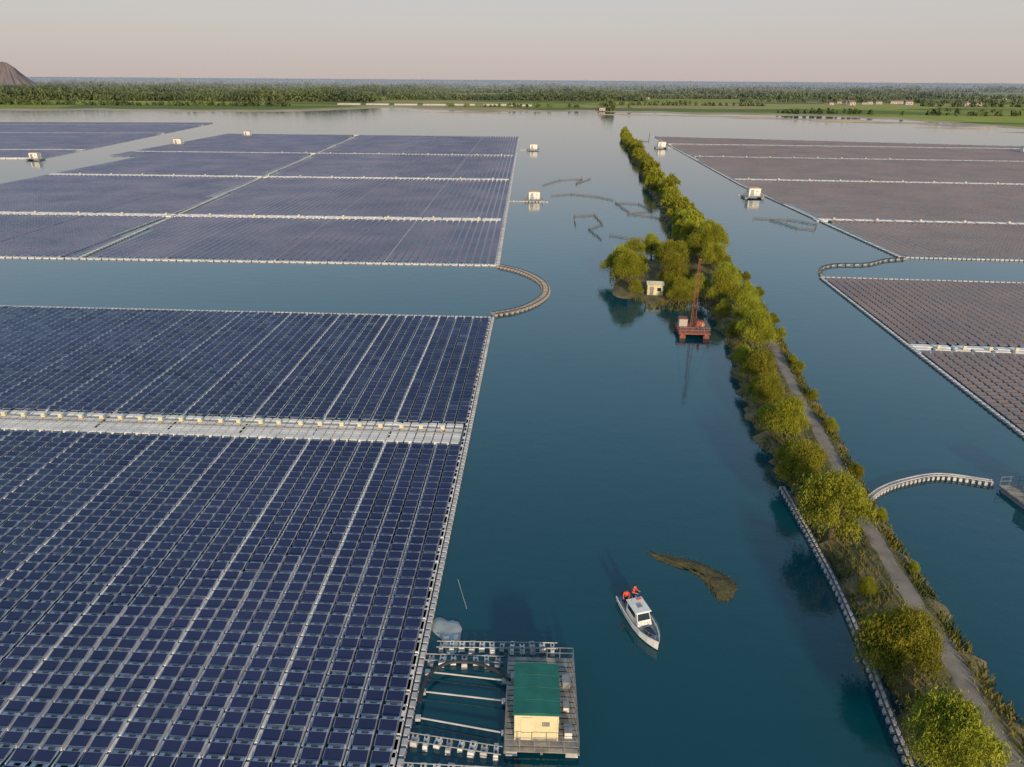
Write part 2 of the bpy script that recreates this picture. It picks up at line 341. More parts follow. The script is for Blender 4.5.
def near_style(P,B,pm):
    n=len(P); PW,PDD=B['g'][3],B['g'][4]; yo=B['g'][1]/2
    jit=rng.normal(0,0.012,n); tl=rng.normal(0,.014,n)
    F=quads(P,B,PW,PDD,0.46,TA); G_=quads(P,B,PW-.06,PDD-.06,0.468,TA); tw=rng.normal(0,0.014,n)
    for Q in (F,G_): Q[:,:,2]+=jit[:,None]; Q[:,0,2]-=tw+tl;Q[:,3,2]-=tw-tl;Q[:,1,2]+=tw-tl;Q[:,2,2]+=tw+tl
    addq(F,1); addq(G_,pm); addq(quads(P,B,1.18,yo*1.56,0.29,0,(0,0.03)),0)
    for q in (-.40,.40): addq(quads(P,B,.34,.36,0.33,0,(q,yo)),0)
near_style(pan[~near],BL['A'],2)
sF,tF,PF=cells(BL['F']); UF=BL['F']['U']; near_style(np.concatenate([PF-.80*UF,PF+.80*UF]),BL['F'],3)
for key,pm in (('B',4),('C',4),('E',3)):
    B=BL[key]; s_,t_,P=cells(B); n=len(P); PO_=B['g'][2]
    for o_ in (-PO_,PO_):
        G_=quads(P,B,B['g'][3],B['g'][4],0.46,TA,(o_,0)); G_[:,:,2]+=rng.normal(0,0.012,n)[:,None]
        tw=rng.normal(0,0.015,n); tl=rng.normal(0,.015,n); G_[:,0,2]-=tw+tl;G_[:,3,2]-=tw-tl;G_[:,1,2]+=tw-tl;G_[:,2,2]+=tw+tl
        addq(G_,pm)
        addq(quads(P,B,1.0,0.46,0.33,0,(o_,0.71)),0)
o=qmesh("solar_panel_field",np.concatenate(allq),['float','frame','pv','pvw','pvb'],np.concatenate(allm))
tag(o,"rows of dark solar panels floating on the lake","solar panels",kind="stuff")

def blocks_along(b,P0,P1,w_,step,gap,z,k,h=0.3,ch=0.05):
    P0=np.array(P0,float);P1=np.array(P1,float); L=np.linalg.norm(P1-P0); d=(P1-P0)/L; n=max(1,int(L/step)); rz=math.atan2(d[1],d[0])
    for i in range(n):
        c=P0+d*(i+0.5)*L/n; b.box((c[0],c[1],z-h/2),(L/n-gap,w_,h),k,rz=rz,ch=ch)
def colwalks(key,every=1):
    B=BL[key]; s_,t_,P=cells(B); PC=B['g'][0]
    for qi,si in enumerate(np.unique(s_)[::-1]):
        if qi%every: continue
        tt=np.sort(t_[s_==si]); sl=si+PC/2
        segs=[]; st=tt[0]; pr=tt[0]
        for q in tt[1:]:
            if q-pr>9: segs.append((st,pr)); st=q
            pr=q
        segs.append((st,pr)); det=key=='A'
        for a,c in segs:
            b=MB()
            p0_=B['O']+sl*B['U']+(a-.6)*B['V']; p1_=B['O']+sl*B['U']+(c+.6)*B['V']
            if det: blocks_along(b,p0_,p1_,0.32 if qi%3==0 else .17,B['g'][1],0.12,0.30 if qi%3==0 else .25,'pale' if qi%3==0 else 'float',h=0.2,ch=0.1)
            else: b.box(((p0_[0]+p1_[0])/2,(p0_[1]+p1_[1])/2,0.2),(0.3,c-a+1.2,0.2),'walk',rz=-B['av'])
            o=b.obj("maintenance_walkway"); tag(o,"narrow pale float walkway running between panel columns","walkway",group="walkways between panel columns")
colwalks('A'); colwalks('B',7)

def line_walk(P0,P1,style,label):
    b=MB(); P0=np.array(P0,float);P1=np.array(P1,float); d=(P1-P0)/np.linalg.norm(P1-P0); nrm=np.array([-d[1],d[0]])
    if style=='edge':
        blocks_along(b,P0,P1,0.42,0.75,0.18,0.34,'walk',ch=0.12); blocks_along(b,P0+nrm*0.55,P1+nrm*0.55,0.26,1.8,0.4,0.3,'float')
    elif style=='band':
        for off in (-2.15,-1.3,-.45,.4,1.25,2.15): blocks_along(b,P0+nrm*off,P1+nrm*off,0.80 if abs(off)!=.45 else .66,1.1,0.12,0.34 if abs(off)>2 else .3,'pale',ch=0.08)
        blocks_along(b,P0-nrm*1.0,P1-nrm*1.0,0.14,8,0.02,0.42,'grey',h=.1,ch=0)
        blocks_along(b,P0+nrm*0.0,P1+nrm*0.0,0.08,8,0.02,0.40,'grey',h=.08,ch=0)
    elif style=='far':
        for off in (-1.4,1.4): blocks_along(b,P0+nrm*off,P1+nrm*off,1.3,6,0.4,0.34,'pale')
        blocks_along(b,P0,P1,0.9,3,0.6,0.34,'pale')
    elif style=='faredge': blocks_along(b,P0,P1,0.8,1.6,0.35,0.34,'walk')
    elif style=='fine': blocks_along(b,P0,P1,0.5,1.1,0.25,0.34,'walk')
    o=b.obj("floating_walkway"); tag(o,label,"walkway"); return o
def at(key,s,t): B=BL[key]; return B['O']+s*B['U']+t*B['V']
line_walk(at('A',0.1,-98),at('A',0.1,0),'edge',"pale float walkway edging the solar array")
line_walk(at('A',-0.2,-0.3),at('A',-130,-0.3),'edge',"pale float walkway edging the solar array")
line_walk(at('A',-0.8,-46.0),at('A',-95,-46.0),'band',"wide white service walkway crossing the solar array")
line_walk(at('B',0.2,0),at('B',0.2,394),'faredge',"pale float walkway edging the solar array")
line_walk(at('B',0,0.3),at('B',-150,0.3),'edge',"pale float walkway edging the solar array")
for t_ in (57,151,255,395): line_walk(at('B',-1,t_),at('B',-204 if t_<200 else -221,t_),'far',"long pale service walkway crossing the solar array")
line_walk(at('B',-100,1),at('B',-121.5,394),'faredge',"narrow pale walkway running through the array")
for t_ in (0,47,183,285,320): line_walk(at('C',0,t_),at('C',-240,t_),'far',"long pale service walkway crossing the solar array")
for t_ in (50,146,245,330): line_walk(at('E',-3 if t_<200 else 0,t_),at('E',60+t_*0.8,t_),'far',"long pale service walkway crossing the solar array")
for a,c in ((0,130),(130,366)):
    line_walk(at('E',float(np.interp(a,[0,130,366],[0,-4.8,0])),a),at('E',float(np.interp(c,[0,130,366],[0,-4.8,0])),c),'faredge',"pale float walkway edging the solar array")
line_walk(at('E',0,0),at('E',60,0),'fine',"pale float walkway edging the solar array")
line_walk(at('E',0,396),at('E',240,348),'far',"pale float walkway edging the solar array")
line_walk(at('F',0,-92),at('F',0,0),'fine',"pale float walkway edging the solar array")
line_walk(at('F',0,0),at('F',60,0),'fine',"pale float walkway edging the solar array")
line_walk(at('F',0,-45),at('F',40,-45),'far',"wide white service walkway crossing the solar array")

# combiner boxes
b=MB(); b.box((0,0,0.62),(0.50,0.34,0.50),'cream'); b.box((0,-0.02,0.90),(0.60,0.44,0.05),'white')
for q in (-.2,.2): b.box((q,0,0.34),(0.05,0.26,0.08),'grey')
cb=b.obj("combiner_box"); b=MB(); b.box((0,-0.18,0.62),(0.38,0.02,0.38),'cream'); b.box((0.15,-0.2,0.62),(0.03,0.02,0.1),'dark'); k=b.obj("door",parent=cb); ALLKIDS[cb.name]=[k]
tag(cb,"small cream electrical box standing on a float walkway","electrical box",group="electrical boxes on the walkways")
P=at('A',-3.2,-45.2); cb.location=(P[0],P[1],0.03)
for i in range(1,32):
    P=at('A',-3.2-i*2.55+random.uniform(-.2,.2),-45.2); copy_thing(cb,(P[0],P[1],0.03),-R(3))
for t_ in (57,151,255):
    for i in range(14 if t_<200 else 10):
        P=at('B',-8-i*14,t_); copy_thing(cb,(P[0],P[1],0.05),-R(2))
for t_ in (50,146,245):
    for i in range(9):
        P=at('E',3+i*13,t_); copy_thing(cb,(P[0],P[1],0.05),-R(4))
for i in range(4):
    P=at('F',4+i*4,-45); copy_thing(cb,(P[0],P[1],0.05),-R(4))

def catmull(pts,n=10):
    pts=[Vector((*p,0)) for p in pts]; pts=[pts[0]*2-pts[1]]+pts+[pts[-1]*2-pts[-2]]; o=[]
    for i in range(1,len(pts)-2):
        for k in range(n):
            t=k/n; a,b_,c,d_=pts[i-1:i+3]
            o.append(0.5*((2*b_)+(c-a)*t+(2*a-5*b_+4*c-d_)*t*t+(3*b_-a-3*c+d_)*t*t*t))
    o.append(pts[-2]); return o
def resample(c,step):
    L=[0]; 
    for i in range(1,len(c)): L.append(L[-1]+(c[i]-c[i-1]).length)
    n=int(L[-1]/step); out=[]
    for j in range(n+1):
        s=j*L[-1]/n; i=min(len(c)-2,max(0,int(np.searchsorted(L,s))-1)); f=(s-L[i])/max(1e-6,L[i+1]-L[i]); p=c[i].lerp(c[i+1],f); out.append((p,(c[i+1]-c[i]).normalized()))
    return out
def curve_walk(name,pts,step,wid,label,fk='walk',pipe='dark',deck=True):
    c=catmull(pts); rs=resample(c,step); b=MB()
    for (p,d),(p2,d2) in zip(rs[:-1],rs[1:]):
        n=Vector((-d.y,d.x,0)); n2=Vector((-d2.y,d2.x,0))
        for off in (-wid*0.32,wid*0.32): b.tube(p+n*off+Vector((0,0,.5)),p2+n2*off+Vector((0,0,.5)),0.06,0.06,pipe,5)
        if deck: b.box(((p.x+p2.x)/2,(p.y+p2.y)/2,0.44),((p2-p).length*0.6,wid*0.4,0.06),fk,rz=math.atan2(d.y,d.x))
    root=b.obj(name); tag(root,label,"walkway")
    b=MB(); b.box((0,0,0),(step*0.5,wid,0.36),fk,ch=0.08); 
    f=b.obj("float",parent=root); first=True
    for p,d in rs[:98]:
        if first: q=f; first=False
        else: q=f.copy(); COL.objects.link(q); q.parent=root
        q.location=(p.x,p.y,0.18); q.rotation_euler=(0,0,math.atan2(d.y,d.x))
    return root
curve_walk("curved_walkway",[(-3.4,123.5),(0.5,125.8),(3.9,130),(6.4,136),(6.7,143),(5,149.5),(1.5,155.5),(-3,159.6)],1.1,1.9,"curved float walkway linking two solar arrays",'brownfloat','dark')
curve_walk("cable_float_line",[(69,153),(71,159),(76,163),(84,164),(90,168),(96,170)],2.0,0.6,"dark cable line on floats linking two arrays",'deck','dark',False)
curve_walk("curved_walkway",[(36.2,61),(39.0,63.5),(42.6,65.4),(47.2,66.6),(52,65.3)],0.6,0.65,"pale curved float bridge joining the dike and a platform",'walk','walk')
curve_walk("pontoon_line",[(24.6,24),(25.7,33),(27.6,45),(28.4,54),(28.9,64)],0.75,0.6,"pale pontoon line floating beside the tree dike",'walk','dark')

# ------------------------------------------------------------ platforms with cabins
def railing(b,x0,y0,x1,y1,z,h=1.0,k='grey',r=0.03,step=1.0):
    L=math.hypot(x1-x0,y1-y0); n=max(1,round(L/step))
    for i in range(n+1):
        x_=x0+(x1-x0)*i/n; y_=y0+(y1-y0)*i/n; b.tube((x_,y_,z),(x_,y_,z+h),r,r,k,5)
    for q in (0.5,1.0): b.tube((x0,y0,z+h*q),(x1,y1,z+h*q),r,r,k,5)
def cabin_platform(name,loc,rz,W,D,cw,cdp,ch_,cx,cy,roofk,wallk,label,cat,ribs=True):
    root=empty(name,loc,rz)
    b=MB(); n=int(D/0.45)
    for fx in (-W/2+.1,0,W/2-.1): b.box((fx,0,0.48),(.15,D,.12),'grey')
    for i in range(n): b.box((0,-D/2+0.22+i*D/n,0.565),(W*0.99,D/n*0.78,0.04),'deck')
    b.obj("deck",root)
    for fx in (-W/2+0.5,W/2-0.5):
        b=MB(); b.box((fx,0,0.2),(0.8,D*0.96,0.44),'grey',ch=0.1); b.obj("float",root)
    b=MB(); z=0.59
    railing(b,-W/2+.08,-D/2+.08,W/2-.08,-D/2+.08,z); railing(b,W/2-.08,-D/2+.08,W/2-.08,D/2-.08,z); railing(b,-W/2+.08,D/2-.08,W/2-.08,D/2-.08,z); railing(b,-W/2+.08,-D/2+.08,-W/2+.08,0,z)
    b.obj("railing",root)
    b=MB(); b.box((cx,cy,z+ch_/2),(cw,cdp,ch_),wallk)
    for a in (-1,1):
        for c in (-1,1): b.box((cx+a*cw/2,cy+c*cdp/2,z+ch_/2),(0.09,0.09,ch_),wallk)
    b.box((cx,cy-cdp/2-0.01,z+0.1),(cw+.04,0.04,0.18),'grey')
    b.obj("wall",root)
    b=MB(); hw=cw/2+0.14; hd=cdp/2+0.16; zt=z+ch_; rise=0.12
    b.add([(cx-hw,cy-hd,zt),(cx+hw,cy-hd,zt),(cx+hw,cy+hd,zt),(cx-hw,cy+hd,zt),(cx,cy-hd,zt+rise),(cx,cy+hd,zt+rise)],[(0,4,5,3),(4,1,2,5),(0,1,4),(3,5,2),(0,3,2,1)],roofk)
    if ribs:
        for i in range(5):
            y_=cy-hd+0.02+i*(2*hd-0.04)/4
            b.tube((cx-hw,y_,zt+.005),(cx,y_,zt+rise+.005),0.012,0.012,roofk,4); b.tube((cx+hw,y_,zt+.005),(cx,y_,zt+rise+.005),0.012,0.012,roofk,4)
    b.box((cx,cy-hd-.01,zt-.04),(2*hw,.04,.10),roofk); b.obj("roof",root)
    b=MB(); b.box((cx-cw*0.22,cy-cdp/2-0.03,z+ch_*0.42),(cw*0.28,0.04,ch_*0.8),'cream' if wallk!='white' else 'grey'); b.obj("door",root)
    b=MB(); b.box((cx+cw*0.22,cy-cdp/2-0.02,z+ch_*0.6),(cw*0.18,0.04,ch_*0.14),'grey'); b.obj("window",root)
    tag(root,label,cat); return root
def reg(root): ALLKIDS[root.name]=[c for c in bpy.data.objects if c.parent==root]
hut=cabin_platform("platform_hut",(2.15,35.6,0),R(-1.5),4.9,8.1,2.75,3.9,2.5,-0.35,-1.2,'green','cream',"cream cabin with green metal roof on a railed floating platform","floating cabin")
for bx,by,s_ in ((1.75,-2.6,.9),(1.7,-.6,.7),(1.8,1.5,1.0),(-1.9,1.8,.8)):
    b=MB(); b.box((bx,by,.6+.28*s_),(.55*s_,.75*s_,.55*s_),'grey' if by>0 else 'white',ch=.04); b.box((bx,by,.6+.57*s_),(.6*s_,.8*s_,.04),'grey'); b.obj("equipment_box",hut)
def pontoon_row(P0,P1,label,n):
    P0=Vector((*P0,0));P1=Vector((*P1,0)); d=(P1-P0); rz=math.atan2(d.y,d.x); b=MB(); nn=Vector((-d.y,d.x,0)).normalized()
    for off in (-.3,.3): b.tube(P0+nn*off+Vector((0,0,.47)),P1+nn*off+Vector((0,0,.47)),0.04,0.04,'grey',6)
    root=b.obj("pontoon_walkway"); tag(root,label,"pontoon walkway")
    for i in range(n):
        p=P0+d*((i+.5)/n); b=MB(); b.box((0,0,0.2),(d.length/n*random.uniform(.42,.62),1.05 if i%2 else 0.7,0.42),'white' if i%3 else 'walk',ch=0.12); b.tube((0,0.2,.41),(0,0.2,.47),0.09,0.09,'dark',8)
        b.tube((0,-0.2,.41),(0,-0.2,.47),0.09,0.09,'dark',8)
        f=b.obj("float",root); f.location=p+nn*random.uniform(-.12,.12); f.rotation_euler=(0,0,rz+random.uniform(-.12,.12))
pontoon_row((-6.3,39.7),(-0.5,39.5),"white pontoon blocks in a row beside the cabin platform",7)
pontoon_row((-5.6,41.0),(3.6,40.9),"white pontoon blocks in a row beside the cabin platform",12)
pontoon_row((-6.6,32.8),(-0.5,31.8),"white pontoon blocks in a row beside the cabin platform",8)
pontoon_row((-6.7,30.6),(1.0,30.2),"white pontoon blocks in a row beside the cabin platform",9)
for a,c in (((-6.1,36.6),(-0.4,35.8)),((-6.0,38.4),(-0.4,37.6)),((-6.2,34.4),(-0.4,33.2))):
    b=MB(); b.tube((*a,.35),(*c,.4),0.06,0.06,'walk',8); b.box((a[0],a[1],.3),(.35,.35,.25),'walk'); b.box((c[0],c[1],.36),(.3,.3,.25),'walk')
    o=b.obj("mooring_beam"); tag(o,"pale steel beam bracing the platform to the array","beam",group="beams bracing the platform")
c=[(-6.2,35.4),(-5.9,37.6),(-4.6,38.9),(-2.8,39.0),(-1.3,38.4),(0.0,37.4)]
pts=catmull(c,8); b=MB()
for a,d_ in zip(pts[:-1],pts[1:]): b.tube((a.x,a.y,.66),(d_.x,d_.y,.66),0.12,0.12,'dark',8)
o=b.obj("power_cable"); tag(o,"thick black power cable looping over to the cabin","cable")
b=MB(); n=20; vs=[]
for q,z in ((1,0.0),(0.96,0.10),(0.7,0.16),(0.35,0.18)):
    for i in range(n):
        a=2*math.pi*i/n; w_=1+0.2*math.sin(3*a+1)+.1*math.sin(5*a+z*6); vs.append((1.0*q*w_*math.cos(a),2.0*q*w_*math.sin(a),z+.03*math.sin(4*a)))
vs.append((0,0,.18)); b.add(vs,[(j*n+i,j*n+(i+1)%n,(j+1)*n+(i+1)%n,(j+1)*n+i) for j in range(3) for i in range(n)]+[(3*n+i,3*n+(i+1)%n,4*n) for i in range(n)],'tarp')
o=b.obj("tarpaulin_bundle",smooth=True); o.location=(-4.9,42.6,0); o.rotation_euler=(0,0,R(24)); tag(o,"flat grey tarpaulin floating beside the pontoons","tarpaulin")
b=MB(); b.tube((-3.6,45.4,.05),(-4.6,49.0,.12),0.03,0.02,'walk',6); o=b.obj("bamboo_pole"); tag(o,"thin pale pole lying on the water","pole")

st=cabin_platform("inverter_station",(7.3,256.5,0),R(0),6.5,5,3.8,2.8,2.7,0.2,0,'orange','white',"white inverter cabin with orange roof on a small float","inverter station",False)
st["group"]="inverter cabins on floats"; reg(st)
for x_,y_,s_ in ((89,267,1.1),(-247.5,378,1.1),(12,450,1.1),(-213,468,1.2),(94,470,1.2),(318,458,1.2),(-196,545,1.1)):
    copy_thing(st,(x_,y_,0),0,s_)
for a,c in (((-1.6,254),(12.5,252.5)),((85,272),(95,270)),((4,451),(10,451)),((96,472),(102,472))):
    line_walk(a,c,'fine',"short float jetty leading to an inverter cabin")
st2=cabin_platform("inverter_station",(55.4,61.6,0),R(4),6.4,6.0,3.6,3.0,2.6,0.4,0.3,'grey','concrete',"pale inverter cabin on a railed floating platform by the float bridge","inverter station",False); st2["group"]="inverter cabins on floats"

# ------------------------------------------------------------ people
def make_skin(name,V,E,Rd,k,parent=None,root=0):
    me=bpy.data.meshes.new(name); me.from_pydata(V,E,[]); me.materials.append(M[k]); o=bpy.data.objects.new(name,me); COL.objects.link(o)
    if parent: o.parent=parent
    o.modifiers.new("skin",'SKIN'); sv_=me.skin_vertices[0].data
    for i,r in enumerate(Rd): sv_[i].radius=(r,r) if not isinstance(r,tuple) else r; sv_[i].use_root=(i==root)
    s=o.modifiers.new("sub",'SUBSURF'); s.levels=1; s.render_levels=1
    return o
def person(loc,rz,label,coat,lean=0.15,arm=0.4):
    hz=0.92; hipz=hz
    kn=(0.10,0.05,0.48); ft=(0.11,0.0,0.07)
    T=lambda z,y=0: (0,y+lean*(z-hz),z-hz+hipz)
    V=[T(.92),T(1.1),T(1.32),T(1.46),T(1.54,.01),T(1.64,.02),T(1.72,.01)]; Rd=[(.15,.10),(.14,.10),(.16,.10),(.07,.06),(.055,.055),(.085,.10),(.06,.075)]
    E=[(i,i+1) for i in range(6)]
    for s in (-1,1):
        i=len(V); k_=(kn[0]*s,kn[1],kn[2]); f_=(ft[0]*s,ft[1],ft[2])
        V+=[(.10*s,0,hipz-.08),k_,f_,(f_[0],f_[1]+.17,.04)]; Rd+=[.085,.06,.045,.035]; E+=[(0,i),(i,i+1),(i+1,i+2),(i+2,i+3)]
    hands=[]
    for s in (-1,1):
        i=len(V); sh=T(1.40); sh=(.19*s,sh[1],sh[2]); el_=(.25*s,sh[1]+.08+arm*.1,sh[2]-.27); wr=(.20*s,el_[1]+.20,el_[2]-.12+arm*.2); pm=(.19*s,wr[1]+.07,wr[2]-.01)
        V+=[sh,el_,wr,pm]; Rd+=[.058,.043,.03,(.035,.02)]; E+=[(2,i),(i,i+1),(i+1,i+2),(i+2,i+3)]
        for j in range(4):
            q=len(V); dx=(j-1.5)*.019; L=(.032,.038,.036,.028)[j]
            V+=[(pm[0]+dx,pm[1]+L,pm[2]-.005),(pm[0]+dx,pm[1]+L*1.8,pm[2]-.03)]; Rd+=[.009,.008]; E+=[(i+3,q),(q,q+1)]
        q=len(V); V+=[(wr[0]-s*.045,wr[1]+.035,wr[2]),(wr[0]-s*.055,wr[1]+.07,wr[2]-.01)]; Rd+=[.011,.009]; E+=[(i+2,q),(q,q+1)]
        hands.append((sh,el_,wr))
    body=make_skin("person",V,E,Rd,'skin'); body.location=loc; body.rotation_euler=(0,0,rz)
    JV=[T(.88),T(1.1),T(1.33),T(1.45)]; JR=[(.18,.13),(.17,.13),(.19,.13),(.09,.08)]; JE=[(0,1),(1,2),(2,3)]
    for sh,el_,wr in hands:
        i=len(JV); JV+=[sh,el_,tuple(a*.85+b_*.15 for a,b_ in zip(wr,el_))]; JR+=[.075,.06,.045]; JE+=[(2,i),(i,i+1),(i+1,i+2)]
    make_skin("jacket",JV,JE,JR,coat,body)
    PV=[(0,0,hipz+.02)];PRr=[(.165,.125)];PE=[]
    for s in (-1,1):
        i=len(PV); PV+=[(.10*s,0,hipz-.08),(kn[0]*s,kn[1],kn[2]),(ft[0]*s,ft[1],ft[2]+.04)]; PRr+=[.10,.075,.06]; PE+=[(0,i),(i,i+1),(i+1,i+2)]
    make_skin("trousers",PV,PE,PRr,'trouser',body)
    hd=T(1.66,.015); b=MB(); n=12; vs=[]
    for q,z in ((.104,-.01),(.108,.04),(.085,.09),(.045,.115)):
        for i in range(n): a=2*math.pi*i/n; vs.append((hd[0]+q*.9*math.cos(a),hd[1]-.015+q*1.05*math.sin(a),hd[2]+z))
    vs.append((hd[0],hd[1],hd[2]+.122)); b.add(vs,[(j*n+i,j*n+(i+1)%n,(j+1)*n+(i+1)%n,(j+1)*n+i) for j in range(3) for i in range(n)]+[(3*n+i,3*n+(i+1)%n,4*n) for i in range(n)],'hair'); b.obj("hair",body,True)
    b=MB()
    fy=hd[1]+.10
    for s in (-1,1): b.box((.03*s,fy-.008,hd[2]-.01),(.022,.012,.012),'hair'); b.box((.088*s,hd[1],hd[2]-.02),(.02,.04,.06),'skin')
    b.box((0,fy,hd[2]-.04),(.022,.03,.04),'skin',ch=.4); b.box((0,fy-.012,hd[2]-.075),(.05,.012,.01),'red'); b.obj("face",body)
    tag(body,label,"person"); return body

# ------------------------------------------------------------ boat
BA=R(197); BP=Vector((10.4,43.8,0)); BS=0.86
boat=empty("patrol_boat",BP,BA); boat.scale=(BS,BS,BS)
stn=[(-3.5,.92,.62),(-2.6,1.02,.62),(-1.2,1.10,.64),(0.3,1.10,.68),(1.5,.95,.76),(2.5,.62,.88),(3.2,.26,1.0),(3.55,.02,1.06)]
b=MB(); vs=[]
for y_,w_,z_ in stn:
    vs+=[(-w_,y_,z_),(-w_*.93,y_*0.985,.12),(-w_*.55,y_*.96,-.2),(w_*.55,y_*.96,-.2),(w_*.93,y_*.985,.12),(w_,y_,z_),(w_-min(.1,w_*.5),y_,z_),(w_-min(.1,w_*.5),y_,z_-.18),(-w_+min(.1,w_*.5),y_,z_-.18),(-w_+min(.1,w_*.5),y_,z_)]
n=len(stn)
for j in range(10):
    k='white' if j in(0,4,5,9,6,8) else ('blue' if j in (1,3,2) else 'grey')
    b.add(vs,[(i*10+j,i*10+(j+1)%10,(i+1)*10+(j+1)%10,(i+1)*10+j) for i in range(n-1)],k)
b.add(vs,[tuple(range(10))],'white')
b.obj("hull",boat)
b=MB(); z=.46
b.add([(-.78,-1.5,z),(.78,-1.5,z),(.72,.9,z),(-.72,.9,z),(-.70,-1.45,z+1.25),(.70,-1.45,z+1.25),(.62,.3,z+1.2),(-.62,.3,z+1.2)],[(0,3,2,1),(4,5,6,7),(0,1,5,4),(1,2,6,5),(2,3,7,6),(3,0,4,7)],'white'); b.obj("cabin",boat)
b=MB(); b.box((0,-.6,z+1.26),(1.62,2.1,.07),'white',ch=.05); b.box((0,-.4,z+1.33),(.5,.5,.1),'grey',ch=.1); b.tube((0.4,-1.2,z+1.28),(0.4,-1.2,z+2.0),.02,.015,'grey'); b.box((-.35,-1.25,z+1.38),(.5,.12,.1),'red'); b.obj("roof",boat)
def inset(P,off,ss): 
    c=sum((Vector(p) for p in P),Vector())/4; return [c+(Vector(p)-c)*ss+off for p in P]
b=MB(); fr=[Vector(p) for p in [(.72,.9,z),(-.72,.9,z),(-.62,.3,z+1.2),(.62,.3,z+1.2)]]; lo=[fr[0].lerp(fr[3],.42),fr[1].lerp(fr[2],.42),fr[1].lerp(fr[2],.92),fr[0].lerp(fr[3],.92)]
b.poly(inset(lo,Vector((0,.02,.01)),.9),'glassd'); b.obj("windscreen",boat)
for s in (-1,1):
    b=MB()
    b.add([(s*.765,-1.2,z+.6),(s*.755,.25,z+.6),(s*.70,.12,z+1.08),(s*.735,-1.2,z+1.08)],[(0,1,2,3)],'glassd'); b.obj("window",boat)
b=MB(); b.box((0,1.75,.70),(.8,1.1,.06),'glassd',ch=.1); b.obj("hatch",boat)
b=MB(); pr=None
for y_,w_,z_ in stn[3:]:
    for s in (-1,1): b.tube((s*w_*.9,y_,z_),(s*w_*.88,y_,z_+.5),.018,.018,'grey',5)
    if pr:
        for s in (-1,1): b.tube((s*pr[1]*.88,pr[0],pr[2]+.5),(s*w_*.88,y_,z_+.5),.02,.02,'grey',5)
    pr=(y_,w_,z_)
b.obj("bow_rail",boat)
b=MB(); b.box((0,-3.6,.65),(.36,.32,.5),'dark',ch=.15); b.box((0,-3.7,.1),(.14,.18,.8),'dark'); b.obj("outboard_motor",boat)
b=MB(); b.box((0,-3.0,.62),(1.5,.35,.3),'blue',ch=.05); b.obj("bench",boat)
bm=Matrix.Translation(BP)@Matrix.Rotation(BA,4,'Z')@Matrix.Scale(BS,4)
P=bm@Vector((-.42,-2.55,.46)); person(P,BA+R(40),"person in red life jacket standing in the boat stern",'red',.12,.5)
P=bm@Vector((.42,-2.3,.46)); person(P,BA-R(30),"person in red jacket leaning over in the boat stern",'red',.35,.2)

# ------------------------------------------------------------ drilling barge
bg=empty("drilling_barge",(30.9,114.2,0),R(-4)); bg.scale=(.93,.93,.95)
for s in (-1,1):
    b=MB(); b.tube((s*2.1,-3.0,.25),(s*2.1,3.0,.25),.55,.55,'rust',12); b.obj("pontoon",bg)
b=MB(); b.box((0,0,.9),(5.6,6.2,.22),'rust')
for i in range(11): b.box((0,-2.8+i*.56,1.03),(5.5,.42,.05),'rust')
b.obj("deck",bg)
b=MB()
legs=[(-.5,-.32),(.5,-.32),(0,.7)]
topz=13.6
for (lx,ly) in legs: b.tube((lx,ly,1),(lx*.3,ly*.3,topz),.05,.035,'rust',6)
for i in range(0,12):
    q=i/12; q2=(i+1)/12; P_=[Vector((lx*(1-.7*q),ly*(1-.7*q),1+(topz-1)*q)) for lx,ly in legs]; P2=[Vector((lx*(1-.7*q2),ly*(1-.7*q2),1+(topz-1)*q2)) for lx,ly in legs]
    for k in range(3): b.tube(P_[k],P_[(k+1)%3],.018,.018,'rust',4); b.tube(P_[k],P2[(k+1)%3],.015,.015,'rust',4)
b.box((0,0,topz),(.4,.4,.2),'rust'); b.obj("derrick",bg)
for a in ((2.6,-2.6),(-2.6,2.8),(2.6,2.8)):
    b=MB(); b.tube((0,0,topz),(*a,1),.02,.02,'dark',4); b.obj("guy_wire",bg)
b=MB(); b.box((1.5,1.2,1.55),(1.4,1.1,1.0),'rust',ch=.08); b.tube((1.0,1.2,1.9),(1.0,1.2,2.8),.07,.07,'dark'); b.tube((1.9,.3,1.5),(1.9,2.1,1.5),.4,.4,'grey',12); b.obj("winch_engine",bg)
b=MB(); b.box((-1.6,1.4,1.75),(1.5,1.6,1.4),'concrete'); b.box((-1.6,1.4,2.48),(1.7,1.8,.07),'rust'); b.obj("shelter",bg)
b=MB(); railing(b,-2.7,-3,2.7,-3,1.05); railing(b,2.7,-3,2.7,3,1.05); b.obj("railing",bg)
tag(bg,"red steel drilling barge with tall lattice derrick moored by trees","barge")
tag(boat,"small white cabin boat with blue hull and red-clad crew","boat")
person((31.8,112.6,1.0),R(150),"person in red jacket standing on the barge deck",'red',.05,.2)

# island house
hs=empty("island_house",(28.4,136.0,.75),R(-6)); hs.scale=(.85,.85,.85)
b=MB(); b.box((0,0,1.2),(3.6,3.0,2.4),'cream'); b.obj("wall",hs)
b=MB(); b.add([(-2,-1.7,2.4),(2,-1.7,2.4),(2,1.7,2.4),(-2,1.7,2.4),(-2,0,3.0),(2,0,3.0)],[(0,1,5,4),(2,3,4,5),(0,4,3),(1,2,5),(0,3,2,1)],'cream'); b.obj("roof",hs)
b=MB(); b.box((-.8,-1.52,1.0),(.85,.05,1.9),'deck'); b.obj("door",hs)
b=MB(); b.box((.9,-1.52,1.4),(.9,.05,.8),'glassd'); b.obj("window",hs)
tag(hs,"small cream house among willows on the island","house")

